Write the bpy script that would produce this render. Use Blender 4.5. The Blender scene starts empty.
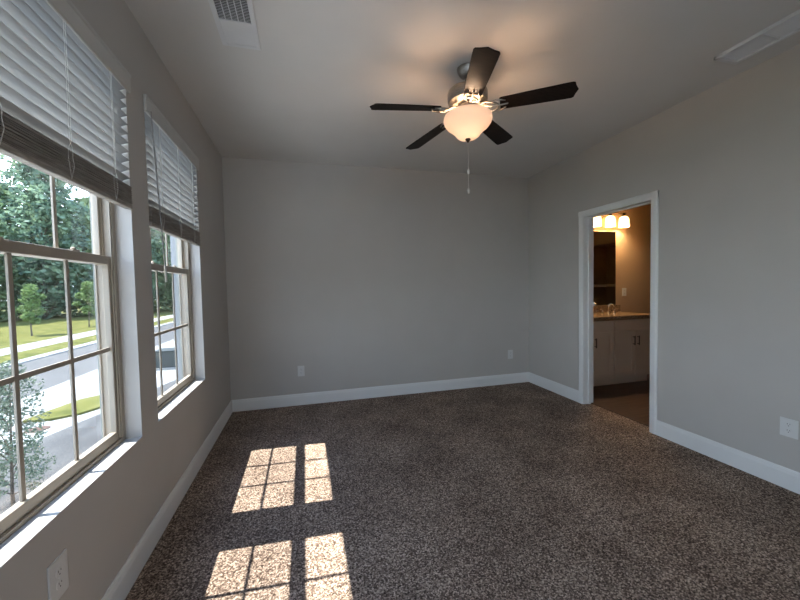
import bpy, bmesh, math, random
from mathutils import Vector, Matrix

C = bpy.context.scene.collection
S = bpy.context.scene
random.seed(7)

# ------------------------------------------------------------------ camera
W, H = 3.724, 2.74            # room width (left wall x=0), ceiling height; back wall at y=0
REAR = -6.3                   # rear wall behind the viewer
f, yaw, pit, rol = 354.72, 0.263919, 0.0382773, -0.0197424
fw = Vector((math.sin(yaw)*math.cos(pit), math.cos(yaw)*math.cos(pit), -math.sin(pit)))
r0 = Vector((math.cos(yaw), -math.sin(yaw), 0)); u0 = r0.cross(fw)
rr = math.cos(rol)*r0 + math.sin(rol)*u0
uu = -math.sin(rol)*r0 + math.cos(rol)*u0
cam = bpy.data.cameras.new('camera'); co = bpy.data.objects.new('camera', cam); C.objects.link(co)
m = Matrix((rr, uu, -fw)).transposed().to_4x4(); m.translation = Vector((0.79965, -4.16773, 1.32909))
co.matrix_world = m
cam.sensor_width = 36; cam.lens = f/800*36; cam.clip_start = 0.02; cam.clip_end = 2000
S.camera = co

# ------------------------------------------------------------------ sky, sun, exposure
world = bpy.data.worlds.new('sky'); S.world = world; world.use_nodes = True
wn, wl = world.node_tree.nodes, world.node_tree.links
wn.clear()
wo = wn.new('ShaderNodeOutputWorld'); bg = wn.new('ShaderNodeBackground'); bg.inputs[1].default_value = 4.2
tc = wn.new('ShaderNodeTexCoord'); sx = wn.new('ShaderNodeSeparateXYZ'); cr = wn.new('ShaderNodeValToRGB')
wl.new(tc.outputs['Generated'], sx.inputs[0]); wl.new(sx.outputs[2], cr.inputs[0])
cr.color_ramp.elements[0].position = 0.0;  cr.color_ramp.elements[0].color = (0.76, 0.88, 1.0, 1)
cr.color_ramp.elements[1].position = 0.75; cr.color_ramp.elements[1].color = (0.30, 0.48, 0.85, 1)
e = cr.color_ramp.elements.new(0.30); e.color = (0.66, 0.81, 1.0, 1)
wl.new(cr.outputs[0], bg.inputs[0]); wl.new(bg.outputs[0], wo.inputs[0])

SUN_DIR = Vector((1.0, -0.06, -1/0.570)).normalized()     # the way sunlight travels
sl = bpy.data.lights.new('sun', 'SUN'); sl.energy = 13.5; sl.angle = math.radians(0.53); sl.color = (1.0, 0.95, 0.87)
so = bpy.data.objects.new('sun', sl); C.objects.link(so)
so.rotation_euler = SUN_DIR.to_track_quat('-Z', 'Y').to_euler(); so.location = (-8, 1, 14)

S.view_settings.view_transform = 'Standard'; S.view_settings.look = 'None'
S.view_settings.gamma = 1.0; S.view_settings.use_curve_mapping = False
S.view_settings.exposure = 0.80
S.render.film_transparent = False
cy = S.cycles
cy.max_bounces = 14; cy.diffuse_bounces = 10; cy.glossy_bounces = 5; cy.transparent_max_bounces = 24
cy.transmission_bounces = 8; cy.sample_clamp_indirect = 12.0; cy.use_denoising = True
cy.caustics_reflective = False; cy.caustics_refractive = False

# ------------------------------------------------------------------ materials
def mat(name, col, rough=0.6, metal=0.0, spec=0.4):
    m = bpy.data.materials.new(name); m.use_nodes = True
    b = m.node_tree.nodes['Principled BSDF']
    b.inputs['Base Color'].default_value = (*col, 1); b.inputs['Roughness'].default_value = rough
    b.inputs['Metallic'].default_value = metal; b.inputs['Specular IOR Level'].default_value = spec
    return m
def noisy(m, cols, scale=5.0, detail=4.0, stretch=None, bump=0.0, bscale=None, pos=None, dist=0.01):
    n, l = m.node_tree.nodes, m.node_tree.links; b = n['Principled BSDF']
    t = n.new('ShaderNodeTexCoord'); mp = n.new('ShaderNodeMapping'); nz = n.new('ShaderNodeTexNoise'); rp = n.new('ShaderNodeValToRGB')
    if stretch: mp.inputs['Scale'].default_value = stretch
    g = n.new('ShaderNodeNewGeometry')
    l.new(g.outputs['Position'], mp.inputs[0]); l.new(mp.outputs[0], nz.inputs[0])
    nz.inputs['Scale'].default_value = scale; nz.inputs['Detail'].default_value = detail
    l.new(nz.outputs[0], rp.inputs[0])
    el = rp.color_ramp.elements
    pos = pos or [0.35 + 0.3*i/(len(cols)-1) for i in range(len(cols))]
    while len(el) < len(cols): el.new(0.5)
    for i, c in enumerate(cols):
        el[i].position = pos[i]; el[i].color = (*c, 1)
    l.new(rp.outputs[0], b.inputs['Base Color'])
    if bump:
        n2 = n.new('ShaderNodeTexNoise'); n2.inputs['Scale'].default_value = bscale or scale; n2.inputs['Detail'].default_value = 3
        l.new(mp.outputs[0], n2.inputs[0])
        bp = n.new('ShaderNodeBump'); bp.inputs['Strength'].default_value = bump; bp.inputs['Distance'].default_value = dist
        l.new(n2.outputs[0], bp.inputs['Height']); l.new(bp.outputs[0], b.inputs['Normal'])
    return m

WALL = noisy(mat('wall_paint', (.5, .47, .44), .75, spec=.2), [(.50, .475, .45), (.515, .49, .465)], 3, bump=.06, bscale=260, dist=.002)
CEIL = noisy(mat('ceiling_paint', (.7, .68, .66), .85, spec=.1), [(.64, .63, .615), (.66, .65, .635)], 3, bump=.08, bscale=180, dist=.002)
TRIM = noisy(mat('trim_paint', (.78, .78, .77), .4), [(.77, .77, .765), (.80, .80, .795)], 2)
VINYL = noisy(mat('window_vinyl', (.42, .37, .31), .45), [(.34, .29, .235), (.37, .32, .26)], 4)
SILL = noisy(mat('sill_paint', (.52, .51, .49), .5), [(.50, .485, .465), (.53, .515, .495)], 3)
EXTRIM = noisy(mat('exterior_trim_paint', (.2, .22, .2), .5), [(.19, .21, .195), (.22, .24, .22)], 4)
BATHWALL = noisy(mat('bath_paint', (.40, .34, .27), .7, spec=.2), [(.40, .29, .19), (.42, .31, .205)], 3)
CARPET = mat('carpet', (.1, .085, .075), .95, spec=.05)
def carpet_nodes(m):
    n, l = m.node_tree.nodes, m.node_tree.links; b = n['Principled BSDF']
    g = n.new('ShaderNodeNewGeometry')
    vo = n.new('ShaderNodeTexVoronoi'); vo.inputs['Scale'].default_value = 165; vo.inputs['Randomness'].default_value = 1.0
    sp = n.new('ShaderNodeSeparateColor')
    nz = n.new('ShaderNodeTexNoise'); nz.inputs['Scale'].default_value = 110; nz.inputs['Detail'].default_value = 5.0; nz.inputs['Roughness'].default_value = .7
    lo = n.new('ShaderNodeTexNoise'); lo.inputs['Scale'].default_value = 2.6; lo.inputs['Detail'].default_value = 4
    for t in (vo, nz, lo): l.new(g.outputs['Position'], t.inputs['Vector'])
    l.new(vo.outputs['Color'], sp.inputs[0])
    def madd(x, k, y=None, c=0.0):
        q = n.new('ShaderNodeMath'); q.operation = 'MULTIPLY_ADD'; q.inputs[1].default_value = k; q.inputs[2].default_value = c
        l.new(x, q.inputs[0])
        if y is not None: l.new(y, q.inputs[2])
        return q.outputs[0]
    v = madd(sp.outputs[0], .62, madd(nz.outputs[0], .80, madd(lo.outputs[0], .34, c=-.38)))      # tuft + yarn grain + wear
    rp = n.new('ShaderNodeValToRGB'); el = rp.color_ramp.elements
    el[0].position = .12; el[0].color = (.030, .020, .015, 1)
    el[1].position = .95; el[1].color = (.74, .59, .48, 1)
    k = el.new(.45); k.color = (.140, .100, .079, 1)
    k = el.new(.68); k.color = (.33, .25, .20, 1)
    l.new(v, rp.inputs[0]); l.new(rp.outputs[0], b.inputs['Base Color'])
    bp = n.new('ShaderNodeBump'); bp.inputs['Strength'].default_value = .35; bp.inputs['Distance'].default_value = .006
    l.new(nz.outputs[0], bp.inputs['Height']); l.new(bp.outputs[0], b.inputs['Normal'])
carpet_nodes(CARPET)

def see_through(name, fac, kind, col=(1, 1, 1), tint=(1, 1, 1)):
    m = bpy.data.materials.new(name); m.use_nodes = True; n, l = m.node_tree.nodes, m.node_tree.links; n.clear()
    o = n.new('ShaderNodeOutputMaterial'); mx = n.new('ShaderNodeMixShader'); t = n.new('ShaderNodeBsdfTransparent')
    t.inputs[0].default_value = (*tint, 1)
    if kind == 'glass':
        s = n.new('ShaderNodeBsdfGlossy'); s.inputs['Roughness'].default_value = 0.01
        lw = n.new('ShaderNodeLayerWeight'); lw.inputs[0].default_value = .5
        pw = n.new('ShaderNodeMath'); pw.operation = 'POWER'; pw.inputs[1].default_value = 4.0
        ma = n.new('ShaderNodeMath'); ma.operation = 'MULTIPLY_ADD'; ma.inputs[1].default_value = .7; ma.inputs[2].default_value = .05
        l.new(lw.outputs['Facing'], pw.inputs[0]); l.new(pw.outputs[0], ma.inputs[0]); l.new(ma.outputs[0], mx.inputs[0])
    else:
        s = n.new('ShaderNodeBsdfDiffuse'); mx.inputs[0].default_value = fac
    s.inputs[0].default_value = (*col, 1)
    l.new(t.outputs[0], mx.inputs[1]); l.new(s.outputs[0], mx.inputs[2]); l.new(mx.outputs[0], o.inputs[0])
    return m
GLASS = see_through('window_glass', 0, 'glass', tint=(.95, .98, .97))
SCREEN = see_through('insect_screen', .30, 'mesh', (.10, .10, .10))

def glow(name, col, strength, trans=(.9, .8, .65), tfac=.5):
    m = bpy.data.materials.new(name); m.use_nodes = True; n, l = m.node_tree.nodes, m.node_tree.links; n.clear()
    o = n.new('ShaderNodeOutputMaterial'); ad = n.new('ShaderNodeAddShader'); em = n.new('ShaderNodeEmission')
    em.inputs[0].default_value = (*col, 1); em.inputs[1].default_value = strength
    mx = n.new('ShaderNodeMixShader'); mx.inputs[0].default_value = tfac
    d = n.new('ShaderNodeBsdfDiffuse'); t = n.new('ShaderNodeBsdfTranslucent')
    d.inputs[0].default_value = (*trans, 1); t.inputs[0].default_value = (*trans, 1)
    l.new(d.outputs[0], mx.inputs[1]); l.new(t.outputs[0], mx.inputs[2])
    l.new(mx.outputs[0], ad.inputs[0]); l.new(em.outputs[0], ad.inputs[1]); l.new(ad.outputs[0], o.inputs[0])
    return m
FANGLASS = glow('alabaster_glass', (1.0, .66, .48), .17, (.68, .62, .55), .19)
BATHGLASS = glow('opal_glass', (1.0, .74, .36), 1.6, (.8, .7, .55), .5)
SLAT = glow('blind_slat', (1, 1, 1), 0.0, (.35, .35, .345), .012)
STACK_SHADE = noisy(mat('blind_stack_shade', (.5, .48, .45), .5), [(.24, .22, .195), (.36, .335, .30)], 60, stretch=(1, .25, 3))  # white slats and rail; the shade on them is put into this darker colour
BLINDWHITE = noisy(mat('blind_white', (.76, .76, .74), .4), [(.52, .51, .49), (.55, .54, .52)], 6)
CORD = noisy(mat('cord', (.7, .7, .68), .8), [(.66, .66, .64), (.74, .74, .72)], 80)
WAND = noisy(mat('wand_plastic', (.35, .35, .35), .25), [(.30, .30, .30), (.38, .38, .38)], 30)
NICKEL = noisy(mat('brushed_nickel', (.45, .43, .40), .32, 1.0), [(.27, .255, .24), (.35, .335, .31)], 40, stretch=(1, 1, 8))
STEEL = noisy(mat('chain_steel', (.7, .68, .65), .35, .6), [(.66, .64, .61), (.74, .72, .69)], 60)
BLADE = noisy(mat('espresso_blade', (.03, .02, .015), .45, spec=.14), [(.010, .0065, .005), (.020, .013, .010)], 9, stretch=(2, 9, 1))
PLATE = noisy(mat('plate_plastic', (.80, .80, .79), .35), [(.64, .64, .635), (.68, .68, .675)], 5)
BLACK = noisy(mat('slot_black', (.02, .02, .02), .6), [(.015, .015, .015), (.03, .03, .03)], 30)
METALWHITE = noisy(mat('register_white', (.72, .73, .74), .4), [(.66, .67, .69), (.70, .71, .73)], 6)
DUCT = noisy(mat('duct_dark', (.05, .05, .055), .6), [(.035, .035, .04), (.07, .07, .075)], 20)
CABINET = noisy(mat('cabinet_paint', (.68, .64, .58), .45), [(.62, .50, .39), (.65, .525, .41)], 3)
GRANITE = noisy(mat('granite', (.3, .22, .15), .18), [(.05, .035, .028), (.20, .13, .08), (.42, .31, .20), (.10, .07, .05)], 70, pos=[.36, .47, .56, .66])
BRONZE = noisy(mat('dark_bronze', (.06, .045, .035), .4, .8), [(.05, .04, .03), (.08, .06, .045)], 25)
CHROME = noisy(mat('chrome', (.75, .75, .76), .12, 1.0), [(.72, .72, .73), (.78, .78, .79)], 10)
MIRROR = mat('mirror_silver', (.85, .86, .86), .02, 1.0)
noisy(MIRROR, [(.84, .85, .85), (.86, .87, .87)], 2)
WOODFLOOR = noisy(mat('vinyl_plank', (.1, .06, .04), .35), [(.026, .013, .009), (.05, .027, .018), (.075, .042, .028)], 6, stretch=(.6, 7, 1))
CLOSET = noisy(mat('closet_dark', (.05, .035, .025), .7), [(.20, .14, .09), (.24, .17, .11)], 4)
SHELF = noisy(mat('closet_shelf', (.35, .27, .2), .5), [(.32, .25, .18), (.38, .30, .22)], 6)
ASPHALT = noisy(mat('asphalt', (.08, .08, .085), .9), [(.072, .070, .068), (.088, .085, .082)], .6, 8)
LOT = noisy(mat('asphalt_lot', (.08, .08, .085), .9), [(.048, .047, .046), (.082, .080, .077)], 2.2, 6, stretch=(1, .25, 1))
CONCRETE = noisy(mat('concrete', (.4, .4, .38), .85), [(.22, .22, .215), (.25, .25, .24)], .9, 8)
BOUNCE = noisy(mat('bounce_paving', (.6, .59, .56), .85), [(.70, .69, .66), (.75, .74, .71)], .9, 8)  # very light paving, only for the added reflector below the windows
GRASS = noisy(mat('grass', (.1, .14, .04), .95, spec=.1), [(.060, .068, .016), (.100, .100, .026), (.125, .118, .038)], 1.1, 10)
BARK = noisy(mat('bark', (.1, .08, .06), .9), [(.06, .048, .04), (.11, .09, .07)], 8, stretch=(1, 1, .3))
def leafmat(name, cols, scale):
    m = noisy(mat(name, cols[0], .6, spec=.2), cols, scale, 3)
    n, l = m.node_tree.nodes, m.node_tree.links
    b = n['Principled BSDF']; o = n['Material Output']; t = n.new('ShaderNodeBsdfTranslucent'); mx = n.new('ShaderNodeMixShader')
    mx.inputs[0].default_value = .35
    l.new(b.inputs['Base Color'].links[0].from_socket, t.inputs[0])
    l.new(b.outputs[0], mx.inputs[1]); l.new(t.outputs[0], mx.inputs[2]); l.new(mx.outputs[0], o.inputs[0])
    return m
LEAF_A = leafmat('leaf_dark', [(.07, .115, .09), (.12, .185, .125), (.19, .265, .16)], .5)
LEAF_B = leafmat('leaf_mid', [(.085, .135, .075), (.15, .22, .11), (.24, .32, .15)], .5)
LEAF_C = leafmat('leaf_young', [(.075, .13, .045), (.13, .20, .07), (.18, .26, .10)], 3)
LEAF_D = leafmat('leaf_shrub', [(.07, .10, .07), (.11, .15, .10), (.22, .24, .20)], 9)
SIDING = noisy(mat('siding', (.6, .6, .6), .6), [(.15, .155, .16), (.17, .175, .18)], 3)
STEELGREEN = noisy(mat('transformer_green', (.03, .05, .04), .5), [(.030, .036, .034), (.042, .048, .046)], 2)
LID = noisy(mat('rusty_lid', (.1, .05, .035), .8), [(.06, .03, .022), (.09, .045, .03)], 12)

# ------------------------------------------------------------------ mesh helpers
class MB:
    def __init__(s): s.bm = bmesh.new()
    def box(s, a, b):
        x0, x1 = sorted((a[0], b[0])); y0, y1 = sorted((a[1], b[1])); z0, z1 = sorted((a[2], b[2]))
        v = [s.bm.verts.new((x, y, z)) for z in (z0, z1) for y in (y0, y1) for x in (x0, x1)]
        for q in ((0, 2, 3, 1), (4, 5, 7, 6), (0, 1, 5, 4), (2, 6, 7, 3), (0, 4, 6, 2), (1, 3, 7, 5)):
            s.bm.faces.new([v[i] for i in q])
        return s
    def obox(s, c, ax, ay, az):                    # oriented box: centre and three half-axis vectors
        c, ax, ay, az = map(Vector, (c, ax, ay, az))
        v = [s.bm.verts.new(c + i*ax + j*ay + k*az) for k in (-1, 1) for j in (-1, 1) for i in (-1, 1)]
        for q in ((0, 2, 3, 1), (4, 5, 7, 6), (0, 1, 5, 4), (2, 6, 7, 3), (0, 4, 6, 2), (1, 3, 7, 5)):
            s.bm.faces.new([v[i] for i in q])
        return s
    def prism(s, prof, p0, p1, xa, ya):            # profile (2-D) extruded from p0 to p1, profile axes xa, ya
        p0, p1, xa, ya = map(Vector, (p0, p1, xa, ya))
        A = [s.bm.verts.new(p0 + a*xa + b*ya) for a, b in prof]; B = [s.bm.verts.new(p1 + a*xa + b*ya) for a, b in prof]
        n = len(prof)
        for i in range(n): s.bm.faces.new((A[i], A[(i+1) % n], B[(i+1) % n], B[i]))
        s.bm.faces.new(A[::-1]); s.bm.faces.new(B)
        return s
    def tube(s, pts, r, seg=8, caps=True):
        pts = [Vector(p) for p in pts]; rs = r if isinstance(r, (list, tuple)) else [r]*len(pts)
        rings = []; ref = None
        for i, p in enumerate(pts):
            d = (pts[min(i+1, len(pts)-1)] - pts[max(i-1, 0)]).normalized()
            if ref is None: ref = Vector((0, 0, 1)) if abs(d.z) < .9 else Vector((1, 0, 0))
            a = (ref - d*ref.dot(d)).normalized(); ref = a; b = d.cross(a)
            rings.append([s.bm.verts.new(p + rs[i]*(math.cos(2*math.pi*k/seg)*a + math.sin(2*math.pi*k/seg)*b)) for k in range(seg)])
        for A, B in zip(rings, rings[1:]):
            for k in range(seg): s.bm.faces.new((A[k], A[(k+1) % seg], B[(k+1) % seg], B[k]))
        if caps: s.bm.faces.new(rings[0][::-1]); s.bm.faces.new(rings[-1])
        return s
    def lathe(s, prof, c=(0, 0, 0), seg=32, axis='z'):
        rings = []
        for r, z in prof:
            ring = []
            for k in range(seg):
                a = 2*math.pi*k/seg; p = (r*math.cos(a), r*math.sin(a), z)
                if axis == 'y': p = (p[0], p[2], p[1])
                if axis == 'x': p = (p[2], p[0], p[1])
                ring.append(s.bm.verts.new(Vector(c) + Vector(p)))
            rings.append(ring)
        for A, B in zip(rings, rings[1:]):
            for k in range(seg): s.bm.faces.new((A[k], A[(k+1) % seg], B[(k+1) % seg], B[k]))
        for R in (rings[0], rings[-1]):
            if len(R) > 2:
                try: s.bm.faces.new(R)
                except ValueError: pass
        return s
    def poly(s, pts):
        s.bm.faces.new([s.bm.verts.new(p) for p in pts]); return s
    def build(s, name, m, parent=None, smooth=False, bevel=0, off=None, kind=None):
        if off is None and parent is not None:
            off = Vector((0, 0, 0)); q = parent
            while q: off = off + q.location; q = q.parent
        if off is not None: bmesh.ops.translate(s.bm, verts=s.bm.verts, vec=-Vector(off))
        bmesh.ops.remove_doubles(s.bm, verts=s.bm.verts, dist=1e-6) if smooth else None
        bmesh.ops.recalc_face_normals(s.bm, faces=s.bm.faces)
        me = bpy.data.meshes.new(name); s.bm.to_mesh(me); s.bm.free()
        me.materials.append(m)
        if smooth:
            me.polygons.foreach_set('use_smooth', [True]*len(me.polygons))
            me.set_sharp_from_angle(angle=math.radians(40))
        o = bpy.data.objects.new(name, me); C.objects.link(o)
        if parent is not None: o.parent = parent
        if bevel:
            b = o.modifiers.new('bevel', 'BEVEL'); b.width = bevel; b.segments = 2; b.limit_method = 'ANGLE'
        if kind: o['kind'] = kind
        return o
def tag(o, label, cat, group=None):
    o['label'] = label; o['category'] = cat
    if group: o['group'] = group
    return o
def empty(name, loc, kind=None):
    o = bpy.data.objects.new(name, None); C.objects.link(o); o.location = loc; o.empty_display_size = .1
    if kind: o['kind'] = kind
    return o
def thing(name, loc, label, cat, group=None): return tag(empty(name, loc), label, cat, group)
def copy_tree(o, parent=None):
    c = o.copy(); C.objects.link(c)
    if parent is not None: c.parent = parent
    for ch in [k for k in o.children]: copy_tree(ch, c)
    return c

# ------------------------------------------------------------------ room shell
WT = 0.15
WIN = [(-1.94, -.98), (-3.105, -2.145), (-4.70, -3.74), (-5.90, -4.94)]    # left-wall window openings; the last two are unseen, added for fill light
ZS, ZH = 0.60, 2.385
DY0, DY1, DZ = -1.750, -0.985, 2.032       # doorway in the right wall
BX1 = 6.62                                  # bathroom end wall
BY0 = -2.6

mb = MB(); mb.box((0, REAR, -.12), (W, 0, 0)); mb.box((W, DY0, -.12), (W+.10, DY1, 0)); mb.build('floor', CARPET, kind='structure')
MB().box((-WT, REAR-.15, H), (BX1+.9, .2, H+.25)).build('ceiling', CEIL, kind='structure')
def wall_x(x0, x1, y0, y1, z0, z1, holes):
    b = MB(); ys = y0
    for a, c, za, zb in sorted(holes):
        b.box((x0, ys, z0), (x1, a, z1))
        if za > z0: b.box((x0, a, z0), (x1, c, za))
        if zb < z1: b.box((x0, a, zb), (x1, c, z1))
        ys = c
    b.box((x0, ys, z0), (x1, y1, z1))
    return b
wall_x(-WT, 0, REAR-.15, .17, -.12, H, [(a, b, ZS, ZH) for a, b in WIN]).build('wall_left', WALL, kind='structure')
MB().box((0, 0, -.12), (W, .17, H)).build('wall_back', WALL, kind='structure')
wall_x(W, W+.115, REAR-.15, .17, -.12, H, [(DY0-.02, DY1+.02, -.12, DZ+.02)]).build('wall_right', WALL, kind='structure')
FILL_WIN = [(.62, 1.92)]            # unseen window added behind the viewer for fill light
b = MB(); xs = 0
for a, c in FILL_WIN:
    b.box((xs, REAR-.15, -.12), (a, REAR, H)); b.box((a, REAR-.15, -.12), (c, REAR, ZS)); b.box((a, REAR-.15, ZH), (c, REAR, H)); xs = c
b.box((xs, REAR-.15, -.12), (W, REAR, H)); b.build('wall_rear', WALL, kind='structure')

# baseboards
BB = [(0, 0), (.014, 0), (.014, .100), (.011, .112), (.011, .118), (.006, .130), (0, .130)]
MB().prism(BB, (0, REAR, 0), (0, 0, 0), (1, 0, 0), (0, 0, 1)).build('baseboard_left', TRIM, kind='structure')
MB().prism(BB, (0.012, 0, 0), (W-.012, 0, 0), (0, -1, 0), (0, 0, 1)).build('baseboard_back', TRIM, kind='structure')
mb = MB()
mb.prism(BB, (W, DY1+.067, 0), (W, 0, 0), (-1, 0, 0), (0, 0, 1))
mb.prism(BB, (W, REAR, 0), (W, DY0-.067, 0), (-1, 0, 0), (0, 0, 1)).build('baseboard_right', TRIM, kind='structure')

# doorway: casing, jamb and stop
door = empty('door_1', (W, (DY0+DY1)/2, 0), 'structure')
CS = [(0, 0), (.010, 0), (.016, .02), (.018, .052), (.012, .064), (0, .064)]
mb = MB()
for xs, sg in ((W, -1), (W+.115, 1)):
    mb.prism(CS, (xs, DY1+.002, 0), (xs, DY1+.002, DZ+.066), (sg, 0, 0), (0, 1, 0))
    mb.prism(CS, (xs, DY0-.002, 0), (xs, DY0-.002, DZ+.066), (sg, 0, 0), (0, -1, 0))
    mb.prism(CS, (xs, DY0-.066, DZ+.002), (xs, DY1+.066, DZ+.002), (sg, 0, 0), (0, 0, 1))
mb.build('casing', TRIM, door)
mb = MB()
mb.box((W, DY1, 0), (W+.115, DY1+.02, DZ+.02)); mb.box((W, DY0-.02, 0), (W+.115, DY0, DZ+.02)); mb.box((W, DY0, DZ), (W+.115, DY1, DZ+.02))
mb.build('jamb', TRIM, door)
mb = MB()
mb.box((W+.05, DY1-.012, 0), (W+.08, DY1, DZ)); mb.box((W+.05, DY0, 0), (W+.08, DY0+.012, DZ)); mb.box((W+.05, DY0+.012, DZ-.012), (W+.08, DY1-.012, DZ))
mb.build('door_stop', TRIM, door)
MB().prism([(0, 0), (.045, 0), (.040, .008), (.005, .008)], (W+.09, DY0, -.001), (W+.09, DY1, -.001), (1, 0, 0), (0, 0, 1)).build('threshold', WOODFLOOR, door)

# ------------------------------------------------------------------ windows
FR, ST = 0.030, 0.026       # frame and sash widths
def window(n, y0, y1):
    w = empty('window_%d' % n, (0, (y0+y1)/2, ZS), 'structure')
    xi, xo = -.070, -.150
    mb = MB()
    mb.box((xo, y0, ZS), (xi, y0+FR, ZH)); mb.box((xo, y1-FR, ZS), (xi, y1, ZH))
    mb.box((xo, y0+FR, ZS), (xi, y1-FR, ZS+.020)); mb.box((xo, y0+FR, ZH-.03), (xi, y1-FR, ZH))
    for yy, sg in ((y0+FR, 1), (y1-FR, -1)):                   # jamb-liner tracks
        for xx in (-.077, -.1095, -.143): mb.box((xx-.003, yy, ZS+.03), (xx+.003, yy+sg*.010, ZH-.03))
    mb.build('frame', VINYL, w)
    # exterior trim
    mb = MB()
    mb.box((xo-.02, y0-.07, ZS-.07), (xo+.05, y0, ZH+.07)); mb.box((xo-.02, y1, ZS-.07), (xo+.05, y1+.07, ZH+.07))
    mb.box((xo-.02, y0, ZH), (xo+.05, y1, ZH+.07)); mb.box((xo-.03, y0, ZS-.07), (xo+.05, y1, ZS)); mb.build('exterior_trim', EXTRIM, w)
    ya, yb = y0+FR+.002, y1-FR-.002
    def sash(name, xa, xb, z0, z1, rb, rt, frame):
        s = MB(); s.box((xa, ya, z0), (xb, ya+ST, z1)); s.box((xa, yb-ST, z0), (xb, yb, z1))
        s.box((xa, ya+ST, z0), (xb, yb-ST, z0+rb)); s.box((xa, ya+ST, z1-rt), (xb, yb-ST, z1))
        so = s.build(name, VINYL, w, bevel=.003)
        g0, g1, ga, gb = ya+ST, yb-ST, z0+rb, z1-rt; xm = (xa+xb)/2
        q = MB(); t = .009
        for k in (1, 2):
            yy = g0 + (g1-g0)*k/3; q.box((xm-.0035, yy-t, ga), (xm+.0035, yy+t, gb))
        zz = (ga+gb)/2; q.box((xm-.003, g0, zz-t), (xm+.003, g1, zz+t))
        q.build('muntin', VINYL, so)
        MB().poly([(xm, g0, ga), (xm, g1, ga), (xm, g1, gb), (xm, g0, gb)]).build('pane', GLASS, so)
        return so
    lo = sash('lower_sash', -.108, -.081, ZS+.020, 1.498, .042, .040, w)
    sash('upper_sash', -.136, -.111, 1.458, ZH-.032, .042, .035, w)
    mb = MB()                                                   # sash locks on the meeting rail
    for t in (.3, .7):
        yy = y0 + (y1-y0)*t
        mb.box((-.107, yy-.022, 1.4975), (-.084, yy+.022, 1.504)); mb.lathe([(.008, 0), (.008, .007), (.004, .010)], (-.096, yy, 1.504), 12)
    mb.build('sash_lock', VINYL, lo)
    mb = MB(); mb.poly([(-.146, ya, ZS+.020), (-.146, yb, ZS+.020), (-.146, yb, 1.475), (-.146, ya, 1.475)]); mb.build('insect_screen', SCREEN, w)
    MB().box((-.070, y0, ZS-.001), (.0015, y1, ZS+.006)).build('sill', SILL, w, bevel=.002)
    return w
for i, (a, b) in enumerate(WIN): window(i+1, a, b)  # windows past the second are added out of view to brighten the room
for i, (a, c) in enumerate(FILL_WIN):
    w = window(len(WIN)+1+i, -(c-a)/2, (c-a)/2); w.location = ((a+c)/2, REAR, ZS); w.rotation_euler = (0, 0, math.pi/2)

# ------------------------------------------------------------------ window blinds
def blind(y0, y1, zb, zt, label, wand_y=None):
    t = thing('window_blind', (0, (y0+y1)/2, ZH), label, 'window blind')
    ya, yb = y0+.008, y1-.008
    V = [(0, 0), (.008, 0), (.012, .010), (.012, .070), (.016, .078), (.016, .088), (0, .088)]
    mb = MB(); mb.prism(V, (.006, y0-.02, 2.290), (.006, y1+.012, 2.290), (1, 0, 0), (0, 0, 1))
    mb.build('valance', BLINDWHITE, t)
    MB().box((-.046, ya, 2.335), (.005, yb, 2.383)).build('headrail', TRIM, t)
    # open slats: the room-side edge higher than the window-side edge
    mb = MB(); z = zt+.026; tilt = math.radians(23); n = 0
    while z < 2.300:
        ca, sa = math.cos(tilt), math.sin(tilt)
        prof = []
        for k in range(7):
            q = -.025 + .05*k/6; h = .0022*(1-(q/.025)**2); prof.append((q*ca - h*sa, q*sa + h*ca))
        for k in range(6, -1, -1):
            q = -.025 + .05*k/6; h = .0022*(1-(q/.025)**2) - .0026; prof.append((q*ca - h*sa, q*sa + h*ca))
        mb.prism(prof, (-.017, ya, z), (-.017, yb, z), (1, 0, 0), (0, 0, 1)); z += .0425; n += 1
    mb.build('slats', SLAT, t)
    # gathered slats, each slightly out of line, over the bottom rail
    mb = MB(); rnd = random.Random(int(zb*1000)); z = zb+.024
    while z < zt-.003:
        dx = rnd.uniform(-.0025, .0025); sg = rnd.uniform(-.0012, .0012)
        mb.obox((-.015+dx, (ya+yb)/2, z), (.025, 0, rnd.uniform(-.001, .001)), (0, (yb-ya)/2-rnd.uniform(0, .004), sg), (0, 0, .0013)); z += .0046
    mb.build('slat_stack', STACK_SHADE, t)
    MB().box((-.022, ya, zb), (.010, yb, zb+.022)).build('bottom_rail', STACK_SHADE, t, bevel=.004)
    for fr in (.17, .5, .83):
        mb = MB(); yy = ya + (yb-ya)*fr
        mb.tube([(.011, yy, 2.335), (.011, yy, zt+.03), (.012, yy+.014, zt), (.013, yy+.010, zt-.03), (.013, yy+.016, zt-.055), (.0115, yy, zb+.008), (-.005, yy, zb-.003),
                 (-.0235, yy, zb+.01), (-.042, yy, zb+.026), (-.043, yy, 2.335)], .0010, 6)
        mb.tube([(.011, yy+.010, 2.335), (.011, yy+.010, zt+.03), (.012, yy-.012, zt), (.013, yy-.016, zt-.04), (.0115, yy, zb+.01)], .0010, 6)
        mb.build('ladder_cord', CORD, t)
    if wand_y is not None:
        mb = MB(); p0, p1 = Vector((.030, wand_y, 2.30)), Vector((.040, wand_y+.085, 1.38))
        mb.tube([p0, p0.lerp(p1, .9)], .0034, 6)
        wd = mb.build('tilt_wand', WAND, t)
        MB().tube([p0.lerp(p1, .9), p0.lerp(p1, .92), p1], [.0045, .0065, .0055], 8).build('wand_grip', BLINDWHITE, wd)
    return t
blind(*WIN[0], 1.685, 1.795, 'white wooden window blind with dark tilt wand, half raised over the farther window', -1.935)
blind(*WIN[1], 1.728, 1.842, 'white wooden window blind half raised over the nearer window, cut by the left frame edge')

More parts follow.
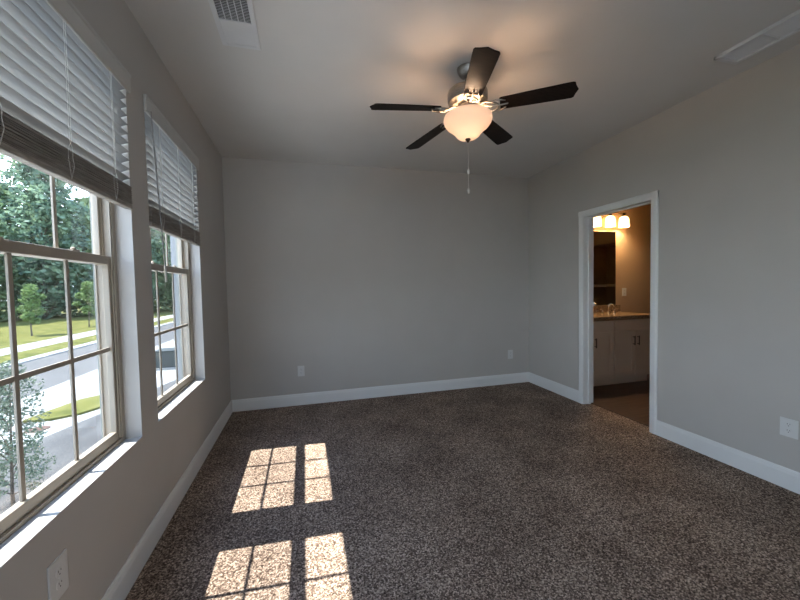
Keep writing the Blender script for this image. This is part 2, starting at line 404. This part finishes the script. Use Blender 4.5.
# ------------------------------------------------------------------ ceiling fan with light
FX, FY = 1.87, -2.0
fan = thing('ceiling_fan', (FX, FY, H), 'five-bladed dark brown ceiling fan with lit frosted bowl light', 'ceiling fan')
def fl(prof, seg=40): return MB().lathe([(r, z) for r, z in prof], (FX, FY, 0), seg)
fl([(.001, 2.74), (.066, 2.74), (.064, 2.725), (.050, 2.698), (.036, 2.684), (.020, 2.678), (.001, 2.678)]).build('canopy', NICKEL, fan, True)
fl([(.0135, 2.682), (.0135, 2.60)], 16).build('downrod', BRONZE, fan, True)
fl([(.001, 2.632), (.030, 2.630), (.055, 2.622), (.100, 2.610), (.124, 2.596), (.130, 2.580), (.130, 2.535), (.124, 2.520), (.100, 2.508), (.070, 2.500), (.001, 2.500)]).build('motor_housing', NICKEL, fan, True)
fl([(.001, 2.502), (.062, 2.500), (.070, 2.485), (.070, 2.462), (.050, 2.452), (.001, 2.452)]).build('switch_housing', NICKEL, fan, True)
fl([(.001, 2.45), (.045, 2.45), (.045, 2.446), (.001, 2.446)]).build('light_fitter', NICKEL, fan, True)
bm = MB()
prof = [(.146, 2.440), (.154, 2.430), (.158, 2.412), (.152, 2.390), (.134, 2.366), (.108, 2.346), (.088, 2.328), (.075, 2.310), (.060, 2.297), (.035, 2.290), (.001, 2.288)]
bm.lathe(prof, (FX, FY, 0), 48)
gl = bm.build('glass_bowl', FANGLASS, fan, True)
bmx = bmesh.new(); bmx.from_mesh(gl.data)
bmesh.ops.delete(bmx, geom=[q for q in bmx.faces if len(q.verts) > 8], context='FACES_ONLY'); bmx.to_mesh(gl.data); bmx.free()
so_ = gl.modifiers.new('thickness', 'SOLIDIFY'); so_.thickness = .004; so_.offset = -1
MB().lathe([(.001, 2.293), (.016, 2.291), (.018, 2.285), (.012, 2.278), (.006, 2.268), (.001, 2.264)], (FX, FY, 0), 20).build('finial', BRONZE, fan, True)
mb = MB()
mb.tube([(FX, FY, 2.268), (FX+.001, FY, 1.95)], .0014, 6)
zz = 2.26
while zz > 1.95: mb.lathe([(.0005, .0028), (.0030, 0), (.0005, -.0028)], (FX+.0005, FY, zz), 6); zz -= .0075
mb.lathe([(.001, .018), (.007, .012), (.008, 0), (.004, -.014), (.001, -.018)], (FX, FY, 2.075), 10)
mb.lathe([(.001, .018), (.007, .012), (.0085, 0), (.005, -.018), (.001, -.022)], (FX+.001, FY, 1.955), 10)
mb.build('pull_chain', STEEL, fan, True)
PH = math.radians(-35.6)
def blade(k):
    a = PH + k*math.radians(72); d = Vector((math.cos(a), math.sin(a), 0)); s = Vector((-d.y, d.x, 0))
    pitch = math.radians(-12); sp = s*math.cos(pitch) + Vector((0, 0, math.sin(pitch))); nn = d.cross(sp)
    c0 = Vector((FX, FY, 2.480)); d = (d + Vector((0, 0, -.046 + .042*(d.x*.965 - d.y*.26)))).normalized(); nn = d.cross(sp)
    out = [(.205, .050), (.215, .054), (.40, .061), (.58, .066), (.622, .066), (.634, .060), (.640, .035), (.655, 0)]
    pts = [(r, w) for r, w in out] + [(r, -w) for r, w in out[-2::-1]]
    b = MB(); b.prism([(r, w) for r, w in pts], c0 - nn*.003, c0 + nn*.003, d, sp)
    bl = b.build('blade', BLADE, fan, bevel=.001)
    q = MB()                                                    # scrolled blade iron
    def P(r, w, h): return c0 + d*r + sp*w + Vector((0, 0, 1))*h
    for sg in (-1, 1):
        q.tube([P(.085, sg*.012, .012), P(.120, sg*.030, .006), P(.150, sg*.042, -.010), P(.180, sg*.030, -.012), P(.195, sg*.010, -.010), P(.180, sg*.004, -.010)], [.007, .006, .005, .005, .005, .004], 8)
        q.tube([P(.150, sg*.040, -.010), P(.185, sg*.050, -.010), P(.215, sg*.044, -.008), P(.240, sg*.030, -.007)], [.005, .005, .005, .004], 8)
        q.lathe([(.001, .003), (.006, .002), (.006, -.002), (.001, -.004)], P(.230, sg*.034, -.006), 10)
    q.tube([P(.085, 0, .014), P(.14, 0, -.004), P(.20, 0, -.010), P(.255, 0, -.007)], [.010, .007, .006, .005], 8)
    q.lathe([(.001, .003), (.006, .002), (.006, -.002), (.001, -.004)], P(.250, 0, -.006), 10)
    q.build('blade_iron', NICKEL, bl, True, off=Vector((FX, FY, H)))
for k in range(5): blade(k)
bl_ = bpy.data.lights.new('bulb', 'POINT'); bl_.energy = 6.0; bl_.color = (1.0, .67, .43); bl_.shadow_soft_size = .025
bo = bpy.data.objects.new('bulb', bl_); C.objects.link(bo); bo.parent = fan; bo.location = (0, 0, 2.422-H)
bl2 = bl_.copy(); bl2.energy = 2.0; bl2.shadow_soft_size = .02
bo = bpy.data.objects.new('bulb', bl2); C.objects.link(bo); bo.parent = fan; bo.location = (0, -.02, 2.350-H)

# ------------------------------------------------------------------ ceiling registers
def register(x0, x1, y0, y1, label, blank, cell_x, cell_y, name, group=None):
    cx, cyy = (x0+x1)/2, (y0+y1)/2
    t = thing(name, (cx, cyy, H), label, 'air vent')
    mb = MB(); e = .024; z0, z1 = H-.009, H+.0
    g1 = y1-e-blank
    mb.box((x0, y0, z0), (x0+e, y1, z1)); mb.box((x1-e, y0, z0), (x1, y1, z1)); mb.box((x0+e, y0, z0), (x1-e, y0+e, z1)); mb.box((x0+e, y1-e, z0), (x1-e, y1, z1))
    if blank: mb.box((x0+e, g1, z0+.002), (x1-e, y1-e, z1))
    mb.build('frame', METALWHITE, t, bevel=.002)
    MB().box((x0+e, y0+e, H-.0015), (x1-e, g1, H-.0005)).build('duct_opening', DUCT, t)
    mb = MB(); n = max(1, round((x1-x0-2*e)/cell_x))
    for i in range(1, n):
        xx = x0+e+(x1-x0-2*e)*i/n; mb.box((xx-.0020, y0+e, H-.006), (xx+.0020, g1, H-.002))
    n = max(1, round((g1-y0-e)/cell_y))
    for i in range(1, n):
        yy = y0+e+(g1-y0-e)*i/n; mb.obox(((x0+x1)/2, yy, H-.0045), ((x1-x0)/2-e, 0, 0), (0, .0014, .0014), (0, -.0005, .0005))
    mb.build('grille', METALWHITE, t)
    return t
register(.392, .596, -2.45, -1.893, 'white ceiling air register with dark grille near the windows', .185, .033, .0105, 'air_register')
t = thing('return_vent', (3.445, -2.9, H), 'long white louvred vent on the ceiling along the right wall', 'air vent')
mb = MB(); x0, x1, y0, y1 = 3.348, 3.540, -3.40, -2.470
mb.box((x0, y0, H-.020), (x0+.022, y1, H)); mb.box((x1-.022, y0, H-.020), (x1, y1, H)); mb.box((x0, y0, H-.020), (x1, y0+.022, H)); mb.box((x0, y1-.022, H-.020), (x1, y1, H))
for yy in (-2.70, -2.935, -3.17): mb.box((x0+.022, yy-.006, H-.013), (x1-.022, yy+.006, H))
mb.build('frame', METALWHITE, t, bevel=.002)
mb = MB()
for i in range(13):
    xx = x0+.030+i*.0112; mb.obox((xx, (y0+y1)/2, H-.006), (.0056, 0, -.0020), (0, (y1-y0)/2-.022, 0), (-.0005, 0, .0006))
mb.build('louvre', METALWHITE, t)
MB().box((x0+.02, y0+.02, H-.0015), (x1-.02, y1-.02, H-.0004)).build('duct_opening', DUCT, t)

# ------------------------------------------------------------------ wall outlets
def outlet(c, nrm, up, label, name='wall_outlet', w=.074, h=.118, group='duplex wall outlets'):
    c, n, u = Vector(c), Vector(nrm), Vector(up); s = u.cross(n)
    t = thing(name, c, label, 'wall outlet')
    MB().obox(c+n*.003, s*w/2, u*h/2, n*.003).build('cover_plate', PLATE, t, bevel=.002)
    for sg in (-1, 1):
        cc = c + u*sg*.020
        pr = [(math.cos(a)*.0172, max(-.0145, min(.0145, math.sin(a)*.0172))) for a in [2*math.pi*k/24 for k in range(24)]]
        rc = MB().prism(pr, cc+n*.0058, cc+n*.0076, s, u).build('receptacle', PLATE, t)
        b = MB()
        for q, hh in ((-.0063, .0040), (.0063, .0033)): b.obox(cc+s*q+u*.004+n*.0077, s*.0011, u*hh, n*.0003)
        b.prism([(math.cos(a)*.0024, math.sin(a)*.0024) for a in [2*math.pi*k/10 for k in range(10)]], cc-u*.0075+n*.0074, cc-u*.0075+n*.0080, s, u)
        b.build('slot', BLACK, rc)
    MB().prism([(math.cos(a)*.003, math.sin(a)*.003) for a in [2*math.pi*k/10 for k in range(10)]], c+n*.0055, c+n*.0068, s, u).build('screw', METALWHITE, t)
    return t
outlet((0, -2.795, .405), (1, 0, 0), (0, 0, 1), 'white wall outlet low under the nearer window', w=.090, h=.134)
outlet((.742, 0, .388), (0, -1, 0), (0, 0, 1), 'white wall outlet on the back wall, near its window end')
outlet((3.438, 0, .393), (0, -1, 0), (0, 0, 1), 'white wall outlet on the back wall, near its doorway end')
outlet((W, -2.680, .392), (-1, 0, 0), (0, 0, 1), 'white wall outlet low on the right wall, past the doorway', w=.088)

# ------------------------------------------------------------------ bathroom beyond the doorway
XB = W+.115
MB().box((XB-.015, BY0, -.12), (BX1, 0, -.002)).build('floor', WOODFLOOR, kind='structure').name = 'floor_bathroom'
MB().box((XB, 0, -.12), (BX1+.8, .17, H)).build('wall_bathroom_back', BATHWALL, kind='structure')
CY0, CY1 = -2.3, -.75
wall_x(BX1, BX1+.12, BY0, 0, -.12, H, [(CY0, CY1, -.12, 2.1)]).build('wall_bathroom_side', BATHWALL, kind='structure')
mb = MB(); mb.box((BX1+.7, CY0-.1, -.12), (BX1+.75, CY1+.1, H)); mb.box((BX1+.12, CY0-.05, -.12), (BX1+.7, CY0, H)); mb.box((BX1+.12, CY1, -.12), (BX1+.7, CY1+.05, H))
mb.box((BX1+.12, CY0, 2.12), (BX1+.7, CY1, 2.2)); mb.box((BX1, CY0, -.12), (BX1+.7, CY1, -.003)); mb.build('wall_closet', CLOSET, kind='structure')
MB().box((XB, BY0-.12, -.12), (BX1+.12, BY0, H)).build('wall_bathroom_front', BATHWALL, kind='structure')
MB().box((XB, BY0, -.12), (XB+.012, DY0-.09, H)).build('wall_bathroom_left', BATHWALL, kind='structure')
mb = MB(); mb.box((XB, DY1+.09, -.12), (XB+.012, 0, H)); mb.box((XB, DY0-.09, DZ+.09), (XB+.012, DY1+.09, H)); mb.build('wall_bathroom_entry', BATHWALL, kind='structure')

VX0, VX1, VF = 3.86, 5.245, -.535            # vanity extent and front plane
van = thing('vanity_cabinet', ((VX0+VX1)/2, -.27, 0), 'white painted vanity cabinet with panelled doors in the bathroom', 'cabinet')
MB().box((VX0, VF, .105), (VX1, -.003, .845)).build('body', CABINET, van)
MB().box((VX0+.01, VF+.07, 0), (VX1-.02, -.003, .105)).build('toe_kick', CABINET, van)
def panel(x0, x1, z0, z1, name, handle=None):
    b = MB(); y0 = VF-.018; st = .052
    b.box((x0, y0, z0), (x0+st, VF, z1)); b.box((x1-st, y0, z0), (x1, VF, z1)); b.box((x0+st, y0, z0), (x1-st, VF, z0+st)); b.box((x0+st, y0, z1-st), (x1-st, VF, z1))
    b.box((x0+st, VF-.008, z0+st), (x1-st, VF, z1-st))
    d = b.build(name, CABINET, van, bevel=.0015)
    if handle:
        hx, hz, vert = handle; q = MB()
        if vert:
            q.tube([(hx, y0-.028, hz-.06), (hx, y0-.028, hz+.06)], .006, 8)
            for k in (-.045, .045): q.tube([(hx, y0, hz+k), (hx, y0-.028, hz+k)], .005, 8)
        q.build('handle', BRONZE, d, True)
    return d
def slab(x0, x1, z0, z1):
    MB().box((x0, VF-.018, z0), (x1, VF, z1)).build('drawer_front', CABINET, van, bevel=.003)

slab(4.592, 5.235, .712, .835); slab(4.255, 4.572, .712, .835); slab(3.905, 4.235, .712, .835)
panel(4.592, 4.914, .120, .700, 'door', (4.883, .575, True)); panel(4.922, 5.235, .120, .700, 'door', (4.953, .575, True))
panel(4.255, 4.572, .120, .700, 'door', (4.282, .575, True)); panel(3.905, 4.235, .120, .700, 'door', (4.205, .575, True))
ct = tag(MB().box((VX0-.005, -.572, .847), (VX1+.012, -.003, .898)).build('countertop', GRANITE, bevel=.004), 'brown speckled granite countertop on the bathroom vanity', 'countertop')
tag(MB().box((VX0-.005, -.024, .8985), (VX1+.002, -.002, .998)).build('backsplash', GRANITE, bevel=.002), 'low brown granite backsplash strip under the bathroom mirror', 'backsplash')
mir = tag(MB().box((3.93, -.008, 1.003), (5.172, -.0015, 2.055)).build('wall_mirror', MIRROR), 'frameless rectangular mirror above the bathroom vanity, reflecting a dark space', 'mirror')
fa = thing('faucet', (4.93, -.12, .898), 'chrome two-handled faucet on the granite bathroom countertop', 'faucet')
MB().lathe([(.001, .8985), (.026, .8985), (.024, .907), (.014, .915), (.011, .935), (.001, .936)], (4.93, -.12, 0), 16).build('base', CHROME, fa, True)
MB().tube([(4.93, -.12, .91), (4.93, -.12, .99), (4.93, -.135, 1.018), (4.93, -.17, 1.026), (4.93, -.205, 1.012), (4.93, -.215, .985)], [.011, .011, .0105, .010, .0095, .009], 12).build('spout', CHROME, fa, True)
for sg in (-1, 1):
    b = MB(); x = 4.93+sg*.10
    b.lathe([(.001, .8985), (.024, .8985), (.022, .907), (.013, .918), (.014, .945), (.001, .950)], (x, -.12, 0), 16)
    b.tube([(x, -.12, .942), (x+sg*.03, -.122, .955), (x+sg*.055, -.124, .958)], [.008, .007, .006], 8)
    b.build('handle', CHROME, fa, True)

vl = thing('vanity_light', (4.835, 0, 2.27), 'bronze bar light with glowing white shades above the bathroom mirror', 'wall light')
b = MB(); b.lathe([(.001, -.002), (.060, -.002), (.056, -.018), (.030, -.026), (.001, -.028)], (4.835, 0, 2.262), 28, 'y'); b.build('backplate', BRONZE, vl, True)
b = MB(); b.tube([(4.835, -.02, 2.262), (4.835, -.08, 2.285), (4.835, -.12, 2.300)], .009, 10)
b.tube([(4.835+.04, -.02, 2.25), (4.835+.05, -.06, 2.235), (4.835+.02, -.10, 2.265), (4.835, -.12, 2.30)], .005, 8)
b.tube([(4.835-.04, -.02, 2.25), (4.835-.05, -.06, 2.235), (4.835-.02, -.10, 2.265), (4.835, -.12, 2.30)], .005, 8)
b.tube([(4.44, -.12, 2.302), (5.235, -.12, 2.302)], .008, 10); b.build('crossbar', BRONZE, vl, True)
for k in range(4):
    x = 4.482+.2385*k
    c = MB().lathe([(.001, 2.300), (.012, 2.298), (.020, 2.285), (.024, 2.262), (.030, 2.255), (.001, 2.254)], (x, -.12, 0), 16).build('socket', BRONZE, vl, True)
    g = MB(); pr = [(.026, 2.256), (.042, 2.248), (.054, 2.232), (.061, 2.205), (.063, 2.170), (.064, 2.135), (.066, 2.105)]
    g.lathe(pr + [(r-.004, z) for r, z in pr[::-1]], (x, -.12, 0), 28)
    g.build('lamp_shade', BATHGLASS, vl, True)
    ld = bpy.data.lights.new('bulb', 'POINT'); ld.energy = 11.0; ld.color = (1.0, .66, .34); ld.shadow_soft_size = .03
    lo_ = bpy.data.objects.new('bulb', ld); C.objects.link(lo_); lo_.parent = vl; lo_.location = (x-4.835, -.12, 2.150-2.27)
o = outlet((5.335, 0, 1.182), (0, -1, 0), (0, 0, 1), 'small wall plate above the bathroom countertop, beside the mirror', group=None)
tag(MB().box((BX1+.10, CY0+.01, 1.24), (BX1+.66, CY1-.01, 1.285)).build('closet_shelf', SHELF), 'brown shelf in the dark recess seen in the bathroom mirror', 'shelf')

# ------------------------------------------------------------------ outdoors, street side (ground well below the window)
G = -3.1
def slab_g(name, pts, z, m, thick=.25):
    b = MB(); A = [b.bm.verts.new((x, y, z)) for x, y in pts]; B = [b.bm.verts.new((x, y, z-thick)) for x, y in pts]; n = len(pts)
    b.bm.faces.new(A); b.bm.faces.new(B[::-1])
    for i in range(n): b.bm.faces.new((A[i], B[i], B[(i+1) % n], A[(i+1) % n]))
    return b.build(name, m, kind='structure')
slab_g('lawn', [(-160, -60), (-23.0, -60), (-23.0, 200), (-160, 200)], G, GRASS)
slab_g('sidewalk', [(-23.0, -60), (-20.3, -60), (-20.3, 200), (-23.0, 200)], G+.01, CONCRETE)
slab_g('verge', [(-20.3, -60), (-17.6, -60), (-17.6, 200), (-20.3, 200)], G, GRASS)
slab_g('curb', [(-17.6, -60), (-16.8, -60), (-16.8, 200), (-17.6, 200)], G+.05, CONCRETE)
slab_g('street', [(-16.8, -60), (-10.9, -60), (-10.9, 200), (-16.8, 200)], G-.04, ASPHALT)
slab_g('driveway', [(-10.9, -60), (0, -60), (0, 200), (-10.9, 200)], G-.02, CONCRETE)
slab_g('parking_lot', [(-9.2, -5), (-7.35, 7.8), (-6.5, 11.0), (-5.2, 17.0), (-.3, 17.0), (-.3, -5)], G+.02, LOT)
slab_g('grass_island', [(-8.7, 10.9), (-8.5, 12.0), (-8.2, 13.2), (-7.4, 14.0), (-6.9, 13.6), (-6.75, 12.0), (-7.2, 11.2), (-7.9, 10.8)], G+.06, GRASS)
slab_g('bounce_apron', [(-4.2, -30), (-.16, -30), (-.16, 14), (-4.2, 14)], G+.05, BOUNCE)  # unseen paving added below the windows to bounce sunlight up to the ceiling
lid = MB().lathe([(.001, .02), (.30, .02), (.32, 0), (.001, 0)], (-7.75, 10.0, G-.02), 24); tag(lid.build('utility_cover', LID, None, True), 'small rusty round utility cover in the pale driveway', 'utility cover')

def leaf_mesh(mb, c, rad, n, size, rnd, shell=.55):
    bm = mb.bm
    for _ in range(n):
        while True:
            v = Vector((rnd.uniform(-1, 1), rnd.uniform(-1, 1), rnd.uniform(-1, 1)))
            if shell < v.length <= 1: break
        p = Vector(c) + Vector((v.x*rad[0], v.y*rad[1], v.z*rad[2]))
        a = Vector((rnd.gauss(0, 1), rnd.gauss(0, 1), rnd.gauss(0, .6))).normalized()
        b = a.cross(Vector((rnd.gauss(0, 1), rnd.gauss(0, 1), rnd.gauss(0, 1)))).normalized()
        s = size*rnd.uniform(.6, 1.3)
        q = [p - a*s, p - b*s*.55, p + a*s, p + b*s*.55]
        bm.faces.new([bm.verts.new(x) for x in q])
def make_tree(name, loc, h, crown, base, nclump, nleaf, lsize, m, seed, trunk_r, label, cat='tree', group=None, sx=1.0):
    rnd = random.Random(seed); t = thing(name, loc, label, cat, group)
    mb = MB(); br = MB()
    top = h - crown*.35
    br.tube([(0, 0, -.2), (rnd.uniform(-.02, .02)*h, rnd.uniform(-.02, .02)*h, base), (rnd.uniform(-.03, .03)*h, rnd.uniform(-.03, .03)*h, top)], [trunk_r*1.15, trunk_r*.85, trunk_r*.2], 8)
    for i in range(nclump):
        u = i/(nclump-1) if nclump > 1 else .5
        zz = base + (h-base)*(.05 + .91*u)
        prof = math.sin(math.pi*min(1, .24+.74*u))**.7
        a = i*2.39996 + rnd.uniform(-.4, .4); rr_ = crown*prof*rnd.uniform(.35, .85)
        c = (rr_*math.cos(a), rr_*math.sin(a), zz); s = crown*rnd.uniform(.30, .48)
        leaf_mesh(mb, c, (s, s, s*.8), nleaf, lsize, rnd)
        if i % 2 == 0: br.tube([(0, 0, max(base*.8, zz-crown*.5)), (c[0]*.6, c[1]*.6, zz-crown*.12), (c[0], c[1], zz)], [trunk_r*.35, trunk_r*.22, trunk_r*.06], 6)
    br.build('trunk', BARK, t, True, off=Vector((0, 0, 0)))
    mb.build('foliage', m, t, off=Vector((0, 0, 0)))
    return t
# young street trees on the lawn
make_tree('young_tree', (-26.8, 41.6, G), 5.2, 1.30, 1.4, 12, 120, .15, LEAF_C, 3, .07, 'young green tree on the lawn, left of the two seen through the nearer window', group='young lawn trees')
make_tree('young_tree', (-26.0, 50.2, G), 5.6, 1.35, 1.5, 12, 120, .16, LEAF_C, 5, .07, 'young green tree on the lawn, right of the two seen through the nearer window', group='young lawn trees')
# shrub-like tree close to the house
make_tree('flowering_tree', (-5.12, 4.85, G), 2.98, .70, .35, 30, 150, .036, LEAF_D, 11, .035, 'grey-green bushy small tree beside the driveway, below the nearer window')
# the wood across the street
protoA = make_tree('woodland_tree', (-46, 66, G), 31, 7.2, .3, 54, 270, .42, LEAF_A, 21, .42, 'tree in the wood', group='woodland trees')
protoB = make_tree('woodland_tree', (-38, 74, G), 27, 6.6, .2, 52, 270, .40, LEAF_B, 22, .36, 'tree in the wood', group='woodland trees')
spots = [(-54, 61, 'A'), (-49, 68, 'B'), (-43, 72, 'A'), (-38, 77, 'B'), (-33, 84, 'A'), (-27, 86, 'B'), (-21, 92, 'A'), (-63, 62, 'B'), (-58, 76, 'A'), (-50, 84, 'B'), (-40, 92, 'A'), (-30, 99, 'B'), (-14, 96, 'B'), (-72, 60, 'A'), (-66, 48, 'B'), (-76, 38, 'A')]
for i, (x, y, k) in enumerate(spots):
    src = protoA if k == 'A' else protoB
    if i == 0: o = protoA
    elif i == 1: o = protoB
    else: o = copy_tree(src)
    s_ = [.90, .86, .97, .82][i % 4]
    o.location = (x, y, G); o.rotation_euler = (0, 0, i*1.3); o.scale = (s_, s_, s_)
    o['label'] = 'leafy tall tree in the dense wood across the street'
    o['group'] = 'woodland trees'
# pad-mounted box by the drive
tr = thing('utility_box', (-6.9, 19.0, G), 'dark grey-green utility box beside the driveway, through the farther window', 'utility box')
MB().box((-7.5, 18.4, G-.02), (-6.3, 19.6, G+.10)).build('base', CONCRETE, tr)
MB().box((-7.4, 18.5, G+.10), (-6.4, 19.5, G+1.0)).build('housing', STEELGREEN, tr, bevel=.03)
MB().box((-7.45, 18.45, G+1.0), (-6.35, 19.55, G+1.07)).build('lid', STEELGREEN, tr, bevel=.02)
# neighbouring wing of the house: clapboard wall stepping forward past the farther window
mb = MB(); z = G
mb.box((-.80, 1.02, G), (-.15, 6, 3.2))
while z < 3.1:
    mb.prism([(0, 0), (.016, 0), (.004, .15), (0, .15)], (-.80, 1.02, z), (-.15, 1.02, z), (0, -1, 0), (0, 0, 1)); z += .15
mb.box((-.83, .995, G), (-.74, 1.10, 3.2)); mb.build('wall_exterior_wing', SIDING, kind='structure')
